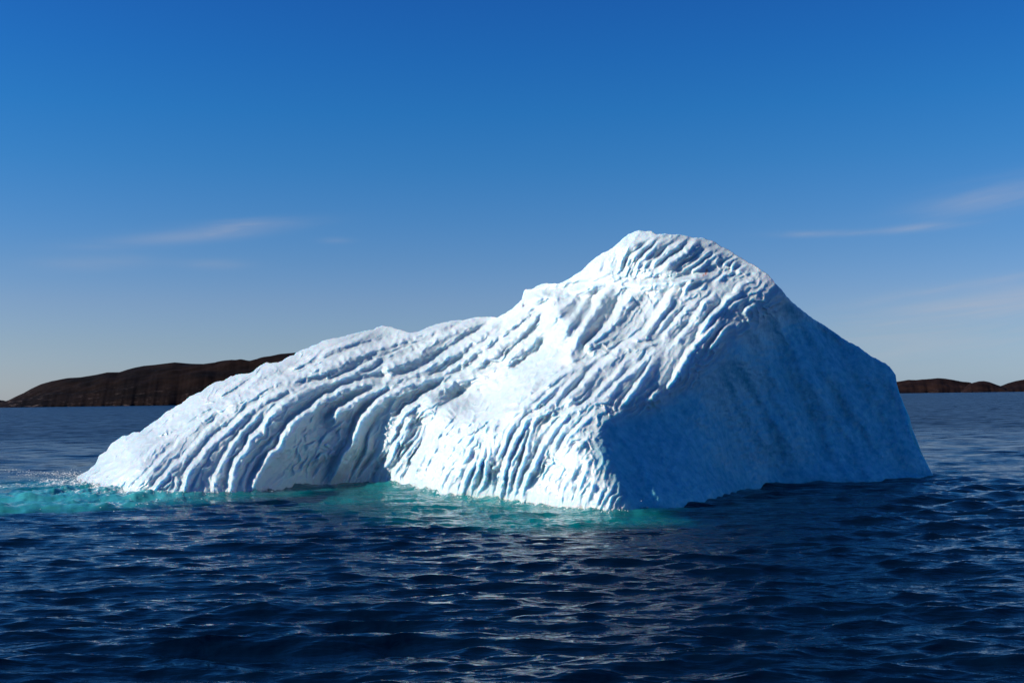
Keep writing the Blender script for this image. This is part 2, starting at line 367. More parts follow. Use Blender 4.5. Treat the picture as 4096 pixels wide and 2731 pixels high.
# ------------------------------------------------------------------ flutes: crests of the melt ridges
def L(w_, a_, *seg): return (smooth_line(path(*seg), 2), w_, a_)
LINES = [
 L(34, .9, ('A', [(470, 930), (540, 870), (620, 800), (800, 670), (930, 585)])),
 L(62, 1., ('A', [(540, 1010), (600, 920), (700, 850), (850, 770), (1000, 680), (1220, 540), (1390, 465), (1500, 420), (1800, 300), (1990, 200)]), ('B', [(250, 880), (350, 800), (430, 720), (560, 650), (700, 590), (860, 500)])),
 L(40, 1., ('B', [(1040, 580), (1150, 500), (1280, 430), (1350, 400), (1500, 330), (1700, 260), (1790, 200), (1880, 165)])),
 L(30, .9, ('B', [(670, 770), (720, 730), (860, 690), (1050, 600), (1230, 550), (1290, 520), (1420, 470), (1520, 480)])),
 L(100, 1.2, ('A', [(1700, 330), (1840, 290), (1990, 215)]), ('B', [(180, 975), (340, 930), (480, 860), (660, 780), (850, 755), (1050, 660), (1270, 590), (1500, 490), (1700, 425), (1790, 410)]), ('D', [(150, 500), (290, 450), (420, 400), (560, 350), (700, 300), (950, 243), (1070, 245)])),
 L(50, 1., ('A', [(600, 1180), (800, 1040), (870, 930), (1000, 820), (1130, 740), (1350, 600), (1500, 540), (1600, 480), (1700, 390), (1850, 320)])),
 L(34, .8, ('A', [(480, 1180), (590, 1110), (680, 980), (780, 900), (950, 830), (1100, 740)])),
 L(50, 1., ('A', [(690, 1400), (740, 1290), (900, 1140), (960, 1060), (1080, 940), (1200, 850), (1240, 760), (1350, 660), (1480, 570), (1530, 490), (1650, 430), (1800, 350)])),
 L(52, 1., ('A', [(870, 1460), (950, 1330), (1090, 1180), (1150, 1110), (1290, 1000), (1370, 880), (1480, 770), (1540, 680), (1680, 570), (1760, 470), (1900, 400)])),
 L(75, 1.1, ('A', [(1260, 1460), (1310, 1220), (1400, 1060), (1480, 990), (1540, 890), (1640, 790), (1740, 710), (1880, 590), (2000, 470), (2111, 380)]), ('B', [(400, 1080), (480, 1000), (600, 940), (710, 885), (860, 890), (1000, 825), (1180, 825), (1350, 770), (1450, 750), (1560, 680), (1720, 580), (1850, 510)]), ('D', [(170, 635), (300, 570), (460, 500), (640, 490), (790, 390), (910, 350), (1060, 270), (1200, 212), (1350, 200), (1470, 212)])),
 L(36, .8, ('A', [(1370, 1460), (1450, 1240), (1540, 1090), (1640, 960), (1750, 800), (1860, 740), (1960, 620), (2000, 570), (2111, 500)])),
 L(55, 1., ('A', [(1640, 1440), (1660, 1230), (1750, 1050), (1860, 870)]), ('C', [(120, 740), (200, 640), (290, 540), (400, 440), (560, 310), (640, 290), (760, 190), (870, 150)])),
 L(50, 1., ('C', [(170, 1400), (180, 1300), (240, 1150), (270, 1080), (350, 1000), (360, 970), (420, 920), (470, 830), (530, 810), (610, 700), (640, 640), (740, 600)])),
 L(90, 1.1, ('C', [(20, 1380), (30, 1250), (90, 1080), (150, 960), (230, 860), (290, 740), (400, 660), (450, 560), (520, 460), (600, 370), (700, 290), (830, 220), (920, 160), (1080, 90), (1180, 75)]), ('B', [(1280, 840), (1400, 840)])),
 L(95, 1.3, ('C', [(330, 1240), (400, 1130), (430, 1060), (500, 960), (520, 910), (620, 860), (690, 700), (740, 610), (830, 510), (980, 400), (1130, 280), (1200, 225), (1290, 215), (1380, 130), (1450, 110), (1560, 90), (1680, 55), (1870, 70)]), ('D', [(140, 930), (400, 890), (470, 850), (560, 830), (640, 750), (820, 660), (1010, 550), (1130, 485), (1210, 410), (1330, 350), (1440, 250), (1550, 165)])),
 L(50, 1., ('B', [(1190, 820), (1320, 780), (1500, 750), (1700, 715), (1780, 690), (1860, 630)]), ('D', [(190, 690), (260, 640), (390, 575), (520, 530), (640, 490)])),
 L(120, 1.1, ('D', [(0, 850), (60, 790), (250, 690), (400, 640), (560, 560), (700, 450), (790, 390)])),
 L(32, 1., ('B', [(1400, 840), (1500, 790), (1650, 770), (1810, 745), (1920, 750)])),
 L(85, 1.2, ('C', [(1170, 570), (1290, 470), (1370, 370), (1460, 330), (1580, 250), (1660, 210), (1800, 155)]), ('D', [(0, 1060), (100, 1010), (240, 985), (350, 975), (450, 930), (540, 915), (690, 890), (840, 850), (940, 770), (1120, 650), (1180, 580), (1320, 515), (1400, 430), (1500, 380), (1560, 310), (1690, 210), (1770, 180), (1850, 80), (1960, 30)])),
 L(85, 1.2, ('C', [(1240, 1280), (1280, 1190), (1340, 1060), (1410, 920), (1480, 850), (1520, 760), (1550, 690), (1580, 570), (1640, 470), (1700, 390), (1840, 270), (1900, 220), (2029, 165)]), ('D', [(380, 980), (550, 945), (600, 910), (740, 900), (870, 870), (1000, 850), (1140, 815), (1220, 740), (1300, 660), (1420, 590), (1500, 500), (1560, 460), (1700, 390), (1800, 290), (1930, 150), (2000, 110), (2111, 40)])),
 L(42, 1., ('C', [(1310, 1300), (1390, 1190), (1420, 1100), (1460, 1010), (1540, 930), (1600, 750), (1640, 680), (1700, 600), (1700, 560)])),
 L(42, 1., ('C', [(1500, 1290), (1540, 1180), (1600, 1080), (1650, 1000), (1700, 870), (1710, 740), (1740, 670), (1800, 590), (1830, 500), (1860, 440)])),
 L(48, 1., ('C', [(1540, 1300), (1640, 1180), (1700, 1100), (1800, 960), (1850, 870), (1890, 820)])),
 L(42, 1., ('C', [(1060, 1280), (1100, 1150), (1150, 1080), (1190, 1000)])),
 L(30, 1., ('C', [(1110, 850), (1180, 790), (1250, 660)])),
 L(26, 1., ('C', [(1080, 1010), (1140, 970), (1150, 920)])),
 L(26, 1., ('C', [(1230, 975), (1300, 880)])),
 L(30, 1., ('C', [(1290, 600), (1330, 530), (1390, 455)])),
 L(24, .9, ('C', [(900, 695), (970, 660), (990, 600)])),
 L(24, .9, ('C', [(940, 735), (1000, 685)])),
 L(24, .9, ('C', [(730, 945), (790, 905)])), L(24, .9, ('C', [(815, 865), (875, 820)])), L(28, .9, ('C', [(945, 850), (1030, 820), (1110, 770)])),
 L(28, .9, ('C', [(1340, 710), (1370, 650), (1430, 640)])), L(28, .9, ('C', [(1195, 860), (1210, 820), (1265, 815)])),
 L(30, 1., ('C', [(490, 1165), (530, 1130), (600, 1130)])), L(22, 1., ('C', [(375, 1310), (400, 1260)])), L(22, 1., ('C', [(540, 1300), (555, 1250)])),
 L(32, 1., ('C', [(1150, 1320), (1240, 1160), (1330, 1080)])),
 L(60, 1.1, ('E', [(0, 1170), (30, 1040), (90, 960), (160, 890), (190, 750), (260, 650), (300, 600), (345, 500), (370, 410), (430, 340), (520, 280), (600, 230), (700, 140), (810, 90)])),
 L(105, 1.1, ('E', [(225, 450), (300, 370), (400, 250), (510, 190), (560, 130), (690, 50)]), ('D', [(760, 1040), (850, 980), (930, 930), (990, 905), (1080, 900), (1220, 870), (1300, 860), (1380, 810), (1530, 780), (1600, 680), (1680, 600), (1740, 550), (1840, 490), (1930, 380), (2000, 300), (2080, 180)]), ('F', [(460, 1130), (520, 1080), (620, 1000), (680, 940), (760, 850), (900, 790)])),
 L(48, 1., ('E', [(185, 1180), (210, 1030), (280, 950), (330, 870), (390, 780), (470, 690), (540, 580), (580, 460), (650, 395)])),
 L(115, .95, ('E', [(400, 1210), (440, 1100), (470, 920), (520, 850), (580, 760), (620, 640), (660, 570), (700, 500), (750, 425), (800, 320), (880, 240), (970, 190), (1000, 150), (1090, 80), (1180, 10)]), ('D', [(1200, 1010), (1340, 960), (1480, 900), (1560, 830), (1700, 780), (1790, 750), (1880, 680), (1950, 650), (2020, 570), (2111, 460)]), ('G', [(370, 90), (450, 10)]), ('F', [(690, 1130), (760, 1080), (830, 960), (920, 890), (1000, 885)])),
 L(26, 1., ('E', [(410, 670), (480, 590), (520, 490)])), L(30, 1., ('E', [(290, 620), (380, 540), (450, 490), (480, 400)])),
 L(28, 1., ('E', [(235, 930), (280, 850), (380, 710)])),
 L(42, 1., ('E', [(500, 1190), (560, 1040), (620, 920), (650, 790), (700, 740), (720, 600), (800, 530), (860, 430), (910, 360), (970, 325)])),
 L(32, 1., ('E', [(760, 740), (820, 600), (850, 530), (930, 440), (1000, 380), (1110, 370)])),
 L(60, 1., ('E', [(1000, 630), (1080, 570), (1150, 510), (1300, 380), (1470, 310), (1590, 200), (1750, 60)]), ('G', [(80, 710), (110, 650), (200, 600), (340, 530), (500, 430), (600, 400)])),
 L(36, 1., ('E', [(830, 1320), (890, 1150), (910, 1080), (990, 980), (1040, 850)])),
 L(42, 1., ('E', [(1020, 1320), (1040, 1210), (1075, 1100), (1100, 1040), (1180, 940), (1240, 800), (1290, 760)])),
 L(42, 1., ('E', [(1135, 1320), (1150, 1170), (1190, 1060), (1230, 940), (1280, 850), (1310, 660)])),
 L(42, 1., ('E', [(1230, 1270), (1300, 1140), (1310, 960), (1360, 840), (1350, 650)])),
 L(36, 1., ('E', [(1440, 930), (1520, 750), (1545, 640), (1600, 530), (1700, 400), (1800, 280)])),
 L(36, 1., ('E', [(1370, 640), (1400, 540), (1440, 420), (1520, 330)])),
 L(58, 1.1, ('E', [(1480, 1320), (1510, 1150), (1510, 1030), (1560, 950), (1570, 850), (1620, 740), (1670, 620), (1740, 530), (1800, 420), (1850, 370), (1960, 330), (2080, 230)]), ('G', [(300, 910), (360, 870), (430, 770), (500, 690), (560, 640), (650, 560), (760, 470)])),
 L(46, 1., ('E', [(1570, 1310), (1590, 1140), (1625, 930), (1690, 790), (1760, 680), (1800, 540), (1890, 440), (1950, 330), (2030, 300)])),
 L(46, 1., ('E', [(1650, 1330), (1710, 1050), (1800, 830), (1830, 640), (1900, 470), (2000, 390)])),
 L(56, 1.1, ('E', [(1750, 1320), (1800, 1080), (1890, 990), (1960, 830)]), ('G', [(190, 1430), (240, 1380), (340, 1220), (420, 1130), (510, 1040), (620, 980), (720, 930), (790, 890), (870, 800), (980, 670), (1080, 580), (1160, 450), (1240, 350), (1300, 330)])),
 L(44, 1., ('G', [(0, 900), (120, 820), (220, 760), (300, 755)])),
 L(60, 1., ('G', [(130, 760), (260, 700), (380, 590), (460, 550), (620, 470), (770, 450), (860, 370), (960, 360)])),
 L(75, 1.2, ('G', [(410, 960), (480, 880), (560, 800), (640, 750), (700, 670), (790, 560), (870, 470), (940, 440), (1040, 350), (1090, 290), (1180, 215), (1270, 200), (1340, 130), (1430, 100), (1460, 30)]), ('F', [(1650, 1230), (1720, 1150), (1800, 1030), (1880, 880), (1960, 770), (2030, 720)])),
 L(100, 1.4, ('G', [(350, 430), (430, 350), (550, 230), (590, 130), (640, 40)]), ('F', [(850, 1240), (900, 1130), (960, 1060), (1010, 940), (1100, 850), (1180, 800), (1250, 780)])),
 L(100, 1.3, ('G', [(640, 350), (700, 250), (770, 170), (860, 110), (950, 20)]), ('F', [(1200, 1180), (1260, 1090), (1290, 1010), (1360, 950), (1400, 880), (1480, 860), (1560, 780), (1640, 760)])),
 L(45, .9, ('G', [(1140, 330), (1200, 260), (1300, 220), (1480, 200), (1700, 170)])),
 L(60, 1., ('G', [(800, 900), (960, 840), (1030, 750), (1170, 620), (1280, 540), (1400, 450), (1530, 300), (1640, 210)])),
 L(56, 1., ('G', [(1130, 970), (1250, 820), (1380, 640), (1480, 480), (1560, 360), (1660, 230)])),
 L(60, 1., ('G', [(1420, 930), (1500, 840), (1640, 720)])),
 L(60, 1., ('G', [(1660, 790), (1790, 600), (1860, 470), (1930, 350), (2020, 240), (2111, 160)])),
 L(46, 1., ('G', [(150, 1560), (200, 1440), (260, 1350)])),
 L(46, 1., ('G', [(285, 1560), (330, 1440), (390, 1310), (450, 1230), (540, 1150), (620, 1070)])),
 L(46, 1., ('G', [(390, 1560), (470, 1400), (510, 1310), (590, 1270), (640, 1190), (740, 1090), (860, 1010)])),
 L(42, 1., ('G', [(510, 1570), (620, 1420), (700, 1370), (770, 1310)])),
 L(40, 1., ('S', [(2235, 2010), (2250, 1930), (2290, 1880), (2310, 1800)])), L(36, 1., ('S', [(2180, 2010), (2195, 1940), (2230, 1870)])),
 L(24, 1., ('S', [(2362, 1965), (2370, 1925)])), L(30, 1., ('S', [(2290, 2010), (2310, 1950), (2330, 1900), (2345, 1850)])),
 L(42, 1., ('H', [(340, 900), (400, 780), (460, 680), (540, 650)])),
 L(60, 1., ('H', [(430, 1130), (560, 1060), (600, 1000), (640, 900), (720, 880), (770, 800), (830, 790)])),
 L(60, 1., ('H', [(520, 1400), (640, 1200), (700, 1090), (790, 1010), (850, 960), (900, 890), (950, 840), (1010, 830), (1050, 740), (1150, 650), (1220, 640)])),
 L(55, 1., ('H', [(420, 1567), (500, 1440), (590, 1370), (700, 1240), (780, 1170), (800, 1110), (850, 1060), (900, 1010)])),
 L(46, 1., ('H', [(650, 1560), (730, 1440), (830, 1300), (930, 1180), (1060, 1150)])),
 L(42, .9, ('H', [(850, 1060), (960, 950), (1080, 870), (1230, 850)])), L(42, .9, ('H', [(1080, 1060), (1160, 1000), (1300, 900)])),
 L(36, 1., ('H', [(270, 590), (330, 510), (520, 400), (640, 310), (800, 225)])),
 L(38, 1., ('H', [(340, 560), (420, 510), (560, 420), (680, 310), (830, 255)])),
 L(38, 1., ('H', [(490, 600), (500, 520), (640, 440), (800, 330), (930, 300)])),
 L(85, 1.2, ('H', [(80, 540), (230, 400), (350, 320), (500, 210), (570, 160), (640, 155)])),
 L(45, 1., ('H', [(0, 500), (50, 420), (150, 370), (230, 290), (390, 180), (500, 148)])),
 L(34, 1., ('F', [(1380, 520), (1430, 420), (1550, 330), (1660, 240), (1740, 190)])),
 L(34, 1., ('F', [(1440, 650), (1480, 560), (1530, 470), (1620, 380), (1760, 260), (1880, 180)])),
 L(34, 1., ('F', [(1530, 560), (1560, 450), (1660, 340), (1820, 230)])),
 L(26, .8, ('F', [(1320, 640), (1350, 560), (1400, 440), (1470, 330), (1560, 250)])), L(26, .8, ('F', [(1240, 620), (1270, 500), (1350, 360)])),
 L(26, .8, ('F', [(1090, 560), (1120, 490), (1200, 380), (1300, 310)])), L(26, .8, ('F', [(1010, 640), (1030, 560), (1080, 470)])),
 L(36, 1., ('F', [(1640, 560), (1700, 490), (1830, 360), (2000, 250), (2090, 215)])),
 L(34, .9, ('H', [(860, 520), (870, 460), (960, 400), (1050, 390)])), L(34, .9, ('H', [(950, 540), (1000, 440), (1100, 410)])),
 L(36, .9, ('H', [(1010, 560), (1120, 500), (1180, 460)])), L(36, .9, ('H', [(730, 700), (850, 610), (960, 540), (1080, 560)])),
 L(32, 1., ('E', [(560, 1290), (600, 1150), (650, 1000), (720, 850), (800, 720), (870, 620)])),
 L(32, 1., ('E', [(660, 1300), (700, 1180), (760, 1020), (830, 850), (900, 720), (980, 640)])),
 L(34, 1., ('E', [(750, 1330), (790, 1180), (850, 1020), (930, 860), (1000, 720), (1100, 620)])),
 L(34, 1., ('E', [(1010, 980), (1080, 860), (1140, 740), (1230, 620), (1300, 500)])),
 L(46, 1., ('G', [(60, 1000), (200, 880), (330, 760), (480, 640), (640, 520)])),
 L(50, 1., ('H', [(100, 1400), (200, 1250), (330, 1100), (450, 980), (560, 900)])),
 L(50, 1., ('H', [(230, 1480), (330, 1350), (440, 1230), (540, 1130)])),
 L(46, 1., ('H', [(0, 1350), (90, 1250), (200, 1080), (300, 960)])),
 L(28, 1., ('A', [(150, 1190), (260, 1120), (380, 1040), (450, 960)])), L(30, 1., ('A', [(200, 1230), (400, 1150), (520, 1080), (600, 1000)])),
 L(34, 1., ('A', [(390, 1300), (520, 1210), (700, 1110), (820, 1040)])), L(32, 1., ('A', [(560, 1400), (620, 1300), (720, 1200), (860, 1130)])),
 L(40, 1., ('B', [(-150, 1020), (0, 900), (100, 850), (230, 770), (340, 720)])), L(40, 1., ('B', [(700, 700), (820, 630), (1000, 560), (1100, 480), (1200, 400)])),
 L(44, 1., ('D', [(620, 420), (760, 350), (900, 290), (1020, 260)])), L(46, 1., ('D', [(1500, 420), (1620, 300), (1760, 200), (1900, 120), (2050, 60)])),
 L(62, 1.3, ('E', [(1480, 310), (1600, 300), (1750, 250), (1840, 180), (1950, 120), (2100, 50)])),
 L(32, 1.1, ('E', [(1180, 640), (1230, 560), (1330, 500), (1430, 420), (1500, 360)])),
 L(32, 1.1, ('E', [(1060, 760), (1120, 660), (1200, 560), (1260, 520)])),
 # ledges
 L(80, 1.2, ('F', [(120, 960), (240, 910), (330, 875), (400, 865), (500, 880), (560, 860), (640, 870), (740, 810), (960, 768), (1100, 748), (1190, 738)])),
 L(70, 1.1, ('F', [(1350, 765), (1560, 750), (1640, 740), (1750, 730), (1950, 725)]), ('H', [(320, 662), (490, 622), (600, 600), (760, 562)])),
 L(70, 1., ('F', [(1210, 330), (1350, 290), (1500, 250), (1600, 235)])),
]
px, py = PX.ravel(), PY.ravel()
w1 = perlin(px / 22, py / 22, 3); w2 = perlin(px / 55, py / 55, 9)
acd = np.zeros(px.size)
acc = np.zeros(px.size)                       # soft maximum of the ridges (metres)
KS = 26.0
dirx = np.zeros(px.size); diry = np.zeros(px.size); dw = np.zeros(px.size)
nd = np.full(px.size, 1e9); nph = np.zeros(px.size)          # nearest crest, for the finer flutes that run beside it
for li, (ln, wd, am) in enumerate(LINES):
    atfoot = np.interp(ln[0, 0], col, foot_y) - ln[0, 1] < 75
    if atfoot:
        v0 = ln[0] - ln[min(6, len(ln) - 1)]; v0 = v0 / (np.hypot(*v0) + 1e-9)
        ln = np.concatenate([(ln[0] + np.array([v0[0] * .6, .9]) * 90)[None], ln])
    sel, d_, arc, tot = polyline_dist(px, py, ln, max(wd * 2.2, 190))
    bb = (np.abs(d_) < nd[sel]) & (tot > 150)
    nd[sel] = np.where(bb, np.abs(d_), nd[sel]); nph[sel] = np.where(bb, d_ / 29.0 + .55 * w2[sel] + .22 * w1[sel] + .35 * np.sin(arc / 60 + li), nph[sel])
    near_ = np.exp(-(d_ / (.45 * wd)) ** 2)
    d_ = d_ + (3.2 * w1[sel] * min(1, wd / 45)) * near_ + 4 * w2[sel] * (.3 + .7 * near_)
    wk = wd * .8
    u_ = d_ / wk
    lf = np.exp(-(np.abs(u_ - .19) / .22) ** 2)
    rt = np.exp(-(np.abs(u_ - .19) / .52) ** 1.6)
    g_ = np.where(u_ < .19, lf, rt)
    tp = (1.0 if atfoot else sst(0, min(60, tot * .35), arc)) * sst(0, min(110, tot * .4), tot - arc)
    beads = 1 + (.05 * np.sin(arc / 6.5 + 4 * w2[sel]) + .07 * w1[sel]) * near_
    h_ = (1.25 if ln[:, 0].mean() < 950 else 1.0) * am * wd ** .8 * 60 ** .2 * .0053 * (1 + .25 * (ln[:, 1].mean() < 1560)) * g_ * tp * beads
    acc[sel] += np.exp(KS * h_) - 1
    acd[sel] += np.exp(KS * h_ / (g_ + 1e-6) * .30 * np.exp(-((u_ + .15) / .23) ** 2)) - 1
    # direction field for the fine scallops
    dd = ln[-1] - ln[0]; dd = dd / (np.hypot(*dd) + 1e-9)
    wgt = np.exp(-(d_ / 90) ** 2)
    dirx[sel] += dd[0] * wgt; diry[sel] += dd[1] * wgt; dw[sel] += wgt
H = np.log1p(acc) / KS - np.log1p(acd) / KS
dirx += .7 * .05; diry += -.7 * .05
nn = np.hypot(dirx, diry); dirx /= nn; diry /= nn

# fine scallops: cups stretched along the ridges with sharp rims between them
def cups(px, py, cell, ratio, seed):
    gx = px / cell; gy = py / cell
    ix = np.floor(gx); iy = np.floor(gy)
    best = np.full(px.size, 9.0); sec = np.full(px.size, 9.0)
    for i in range(-2, 3):
        for j in range(-2, 3):
            cx = ix + i; cy = iy + j
            sx = cx + hash2(cx, cy, seed); sy = cy + hash2(cx, cy, seed + 5)
            ex = gx - sx; ey = gy - sy
            al = ex * dirx + ey * diry; ac = -ex * diry + ey * dirx
            d = (al / ratio) ** 2 + (ac * ratio * .8) ** 2
            sec = np.minimum(sec, np.maximum(best, d)); best = np.minimum(best, d)
    return best, sec
c1, c1b = cups(px, py, 34, 1.6, 21)
c2, c2b = cups(px, py, 16, 1.35, 33)

# shaded right face: line of the edge between fluted front and smooth face
TE = path(('H', [(1800, 700), (1600, 800), (1450, 900), (1300, 1040), (1180, 1110), (1060, 1200), (930, 1330)]),
          ('G', [(2111, 480), (1990, 620), (1700, 800), (1450, 930), (1150, 1000), (880, 1050), (840, 1230), (800, 1330), (740, 1500)]),
          ('S', [(2385, 1880), (2430, 1960), (2490, 2080)]))
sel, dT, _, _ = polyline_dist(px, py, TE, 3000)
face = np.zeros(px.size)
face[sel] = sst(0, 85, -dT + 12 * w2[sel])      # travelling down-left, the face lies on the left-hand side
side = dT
front = 1 - face

low = sst(.55, .0, np.repeat(tt[:, None], NX, 1).ravel())
bald = sst(.32, .04, H)
h_cups = (.11 + .09 * bald) * np.clip(c1, 0, 1.2) + .045 * np.clip(c2, 0, 1.2) * (1 - .3 * low)
patch = sst(-.5, .5, fbm(px / 140, py / 140, 3, 77))
fine = (1 - np.abs(np.sin(math.pi * nph))) ** 1.3
fine_amp = .115 * (1 + .5 * sst(1400, 1000, px)) * sst(0, 14, nd) * (.35 + .65 * sst(-.45, .35, perlin(px / 130, py / 130, 55))) * (1 + .35 * perlin(px / 30, py / 30, 56))
fine_amp = np.where(nd < 1e8, fine_amp, 0)
h_cups = h_cups + fine_amp * fine
regional = 1 + .9 * np.exp(-((px - 1830) / 210) ** 2 - ((py - 1810) / 170) ** 2) + .45 * np.exp(-((px - 2130) / 170) ** 2 - ((py - 1560) / 130) ** 2)
h_cups = h_cups * regional
Hd = H * front * regional + h_cups * front * (.45 + .55 * patch) + .018 * fbm(px / 28, py / 28, 3, 5) * front
# the smooth face: soft slanting hollows
al_ = (px * .50 + py * .87); ac_ = (px * .87 - py * .50)
fin = sst(10, 220, -dT)
Hd += face * (.25 + .75 * fin) * (.36 * perlin(ac_ / 75, al_ / 330, 41) + .10 * perlin(ac_ / 38, al_ / 120, 42) * sst(-.6, .6, perlin(px / 160, py / 160, 45)) + .030 * fbm(px / 20, py / 22, 3, 43))
Hd += .10 * fbm(px / 230, py / 230, 2, 90)
Hd = Hd.reshape(PX.shape)
Hd += .24 * (1 - sst(0, .16, tt))[:, None] * sst(.30, .05, Hd)
Hd = Hd + (.14 + .45 * (Hd - .14) - Hd) * (1 - sst(0, .07, tt))[:, None]
Hd -= .10
# outline keeps its own traced bumps
Hd *= (1 - .55 * sst(.93, 1.0, tt))[:, None]

# base normals
def grid_normals(P, blur=6):
    dx = np.gradient(P, axis=1); dy = np.gradient(P, axis=0)
    n = np.cross(dx, dy)
    n /= np.linalg.norm(n, axis=-1, keepdims=True) + 1e-12
    for ax in (0, 1):
        pad = [(0, 0)] * 3; pad[ax] = (blur, blur)
        q = np.pad(n, pad, mode='edge'); cs = np.cumsum(q, axis=ax)
        k = 2 * blur
        n = (np.take(cs, np.arange(k, cs.shape[ax]), axis=ax) - np.concatenate([np.zeros_like(np.take(cs, [0], axis=ax)), np.take(cs, np.arange(0, cs.shape[ax] - k - 1), axis=ax)], axis=ax)) / (k + 1)
    n /= np.linalg.norm(n, axis=-1, keepdims=True) + 1e-12
    return n
N = grid_normals(P)
flip = (N * D).sum(-1) > 0
N[flip] *= -1
# at the very outline lift the normals towards up so the rim reads rounded
N = N + np.array([0, 0, 1.0])[None, None, :] * (.6 * sst(.9, 1, tt))[:, None, None]
N /= np.linalg.norm(N, axis=-1, keepdims=True)
ray = D / np.linalg.norm(D, axis=-1, keepdims=True)
PF = P - ray * (Hd * 1.3)[..., None]

# under water: spread outwards and down
below = []
NB = 14
outw = N[0].copy(); outw[:, 2] = 0; outw /= np.linalg.norm(outw, axis=-1, keepdims=True) + 1e-9
for k in range(NB, 0, -1):
    s = k / NB
    q = PF[0] + outw * (2.2 * s ** 1.3) - np.array([0, 0, 3.2]) * s
    below.append(q)
below = np.stack(below)
# back slope
NBK = 110
S = PF[-1]; back = []
env = np.clip(np.minimum(col - x_l, x_r - col) / 500, 0, 1) ** .6
Wd = (2.5 + 10 * env) * np.clip((S[:, 2] + 1) / 9, .15, 1.2)
for k in range(1, NBK + 1):
    s = k / NBK
    q = S.copy()
    q[:, 1] += Wd * s ** .95 + .0
    q[:, 2] = S[:, 2] + (-3.0 - S[:, 2]) * s ** 1.25
    q[:, 0] += np.interp(col, [x_l, (x_l + x_r) / 2, x_r], [2.5, 0, -3.0]) * s
    wob = .35 * fbm(q[:, 0] / 2.2, q[:, 1] / 2.6 + 50, 4, 61) + .16 * (1 - np.abs(perlin(q[:, 0] * 1.1, q[:, 1] * .25, 63))) ** 3
    q[:, 2] += wob * sst(0, .12, s)
    back.append(q)
back = np.stack(back)
ALL = np.concatenate([below, PF, back])
nrow = ALL.shape[0]

def stain_blob():
    c = path(('H', [(685, 545), (672, 580), (645, 600)]))
    s_ = np.zeros(px.size)
    for (x, y), r in zip(c, (7, 6, 4)):
        s_ = np.maximum(s_, np.exp(-(((px - x) / (r * .6)) ** 2 + ((py - y) / (r * 1.1)) ** 2)))
    return s_.reshape(PX.shape)
stain = np.zeros((nrow, NX)); stain[NB:NB + NTR] = stain_blob()
facea = np.zeros((nrow, NX)); facea[NB:NB + NTR] = sst(0, 85, -dT + 14 * w2).reshape(PX.shape)  # mask for the blue shade painted on the right face
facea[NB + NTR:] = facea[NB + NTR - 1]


# ------------------------------------------------------------------ ice material
def ice_material():
    mt = bpy.data.materials.new('glacier_ice'); mt.use_nodes = True
    n = NT(mt.node_tree)
    geo = n.n('ShaderNodeNewGeometry')
    b = n.n('ShaderNodeBsdfPrincipled')
    nz = n.n('ShaderNodeTexNoise', i_Scale=0.45, i_Detail=4.0, i_Roughness=.6); n.l(geo.outputs['Position'], nz.inputs['Vector'])
    base = n.mix(n.ramp(nz.outputs[0], [(.35, G(0)), (.7, G(1))]), (.395, .515, .56, 1), (.45, .55, .585, 1))
    att = n.n('ShaderNodeAttribute', attribute_name='face_shade')
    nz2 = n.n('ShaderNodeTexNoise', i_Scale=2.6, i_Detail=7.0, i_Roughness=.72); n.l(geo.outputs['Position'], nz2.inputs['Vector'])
    clear = n.mix(n.ramp(nz2.outputs[0], [(.36, G(0)), (.68, G(1))]), (.05, .36, .50, 1), (.24, .62, .72, 1))  # mottled blue, paints the right face's shade into the ice colour
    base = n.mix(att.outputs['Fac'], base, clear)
    st_ = n.n('ShaderNodeAttribute', attribute_name='stain')
    base = n.mix(st_.outputs['Fac'], base, (.45, .14, .06, 1))
    n.l(base, b.inputs['Base Color'])
    b.inputs['Subsurface Weight'].default_value = 0.9
    b.inputs['Subsurface Radius'].default_value = (0.2, 0.62, 1.0)
    b.inputs['Subsurface Scale'].default_value = 0.45
    b.inputs['IOR'].default_value = 1.31
    # wet near the water
    sepz = n.n('ShaderNodeSeparateXYZ'); n.l(geo.outputs['Position'], sepz.inputs[0])
    wet = n.ramp(n.math('MULTIPLY', sepz.outputs[2], 0.5), [(0.0, G(1)), (0.9, G(0))])
    ro = n.math('SUBTRACT', .27, n.math('MULTIPLY', wet, .17))
    n.l(ro, b.inputs['Roughness'])
    nb = n.n('ShaderNodeTexNoise', i_Scale=7.0, i_Detail=6.0, i_Roughness=.62); n.l(geo.outputs['Position'], nb.inputs['Vector'])
    nb2 = n.n('ShaderNodeTexNoise', i_Scale=26.0, i_Detail=3.0, i_Roughness=.6); n.l(geo.outputs['Position'], nb2.inputs['Vector'])
    hh = n.math('ADD', n.math('MULTIPLY', nb.outputs[0], .07), n.math('MULTIPLY', nb2.outputs[0], .02))
    bp = n.n('ShaderNodeBump', i_Strength=.28, i_Distance=1.0); n.l(hh, bp.inputs['Height'])
    n.l(bp.outputs[0], b.inputs['Normal'])
    o = n.n('ShaderNodeOutputMaterial'); n.l(b.outputs[0], o.inputs[0])
    return mt

ice = mesh_grid('iceberg', ALL, ice_material(), attrs={'stain': stain, 'face_shade': facea})
ice['label'] = 'fluted white iceberg with a shaded blue right face, floating on the sea'
ice['category'] = 'iceberg'

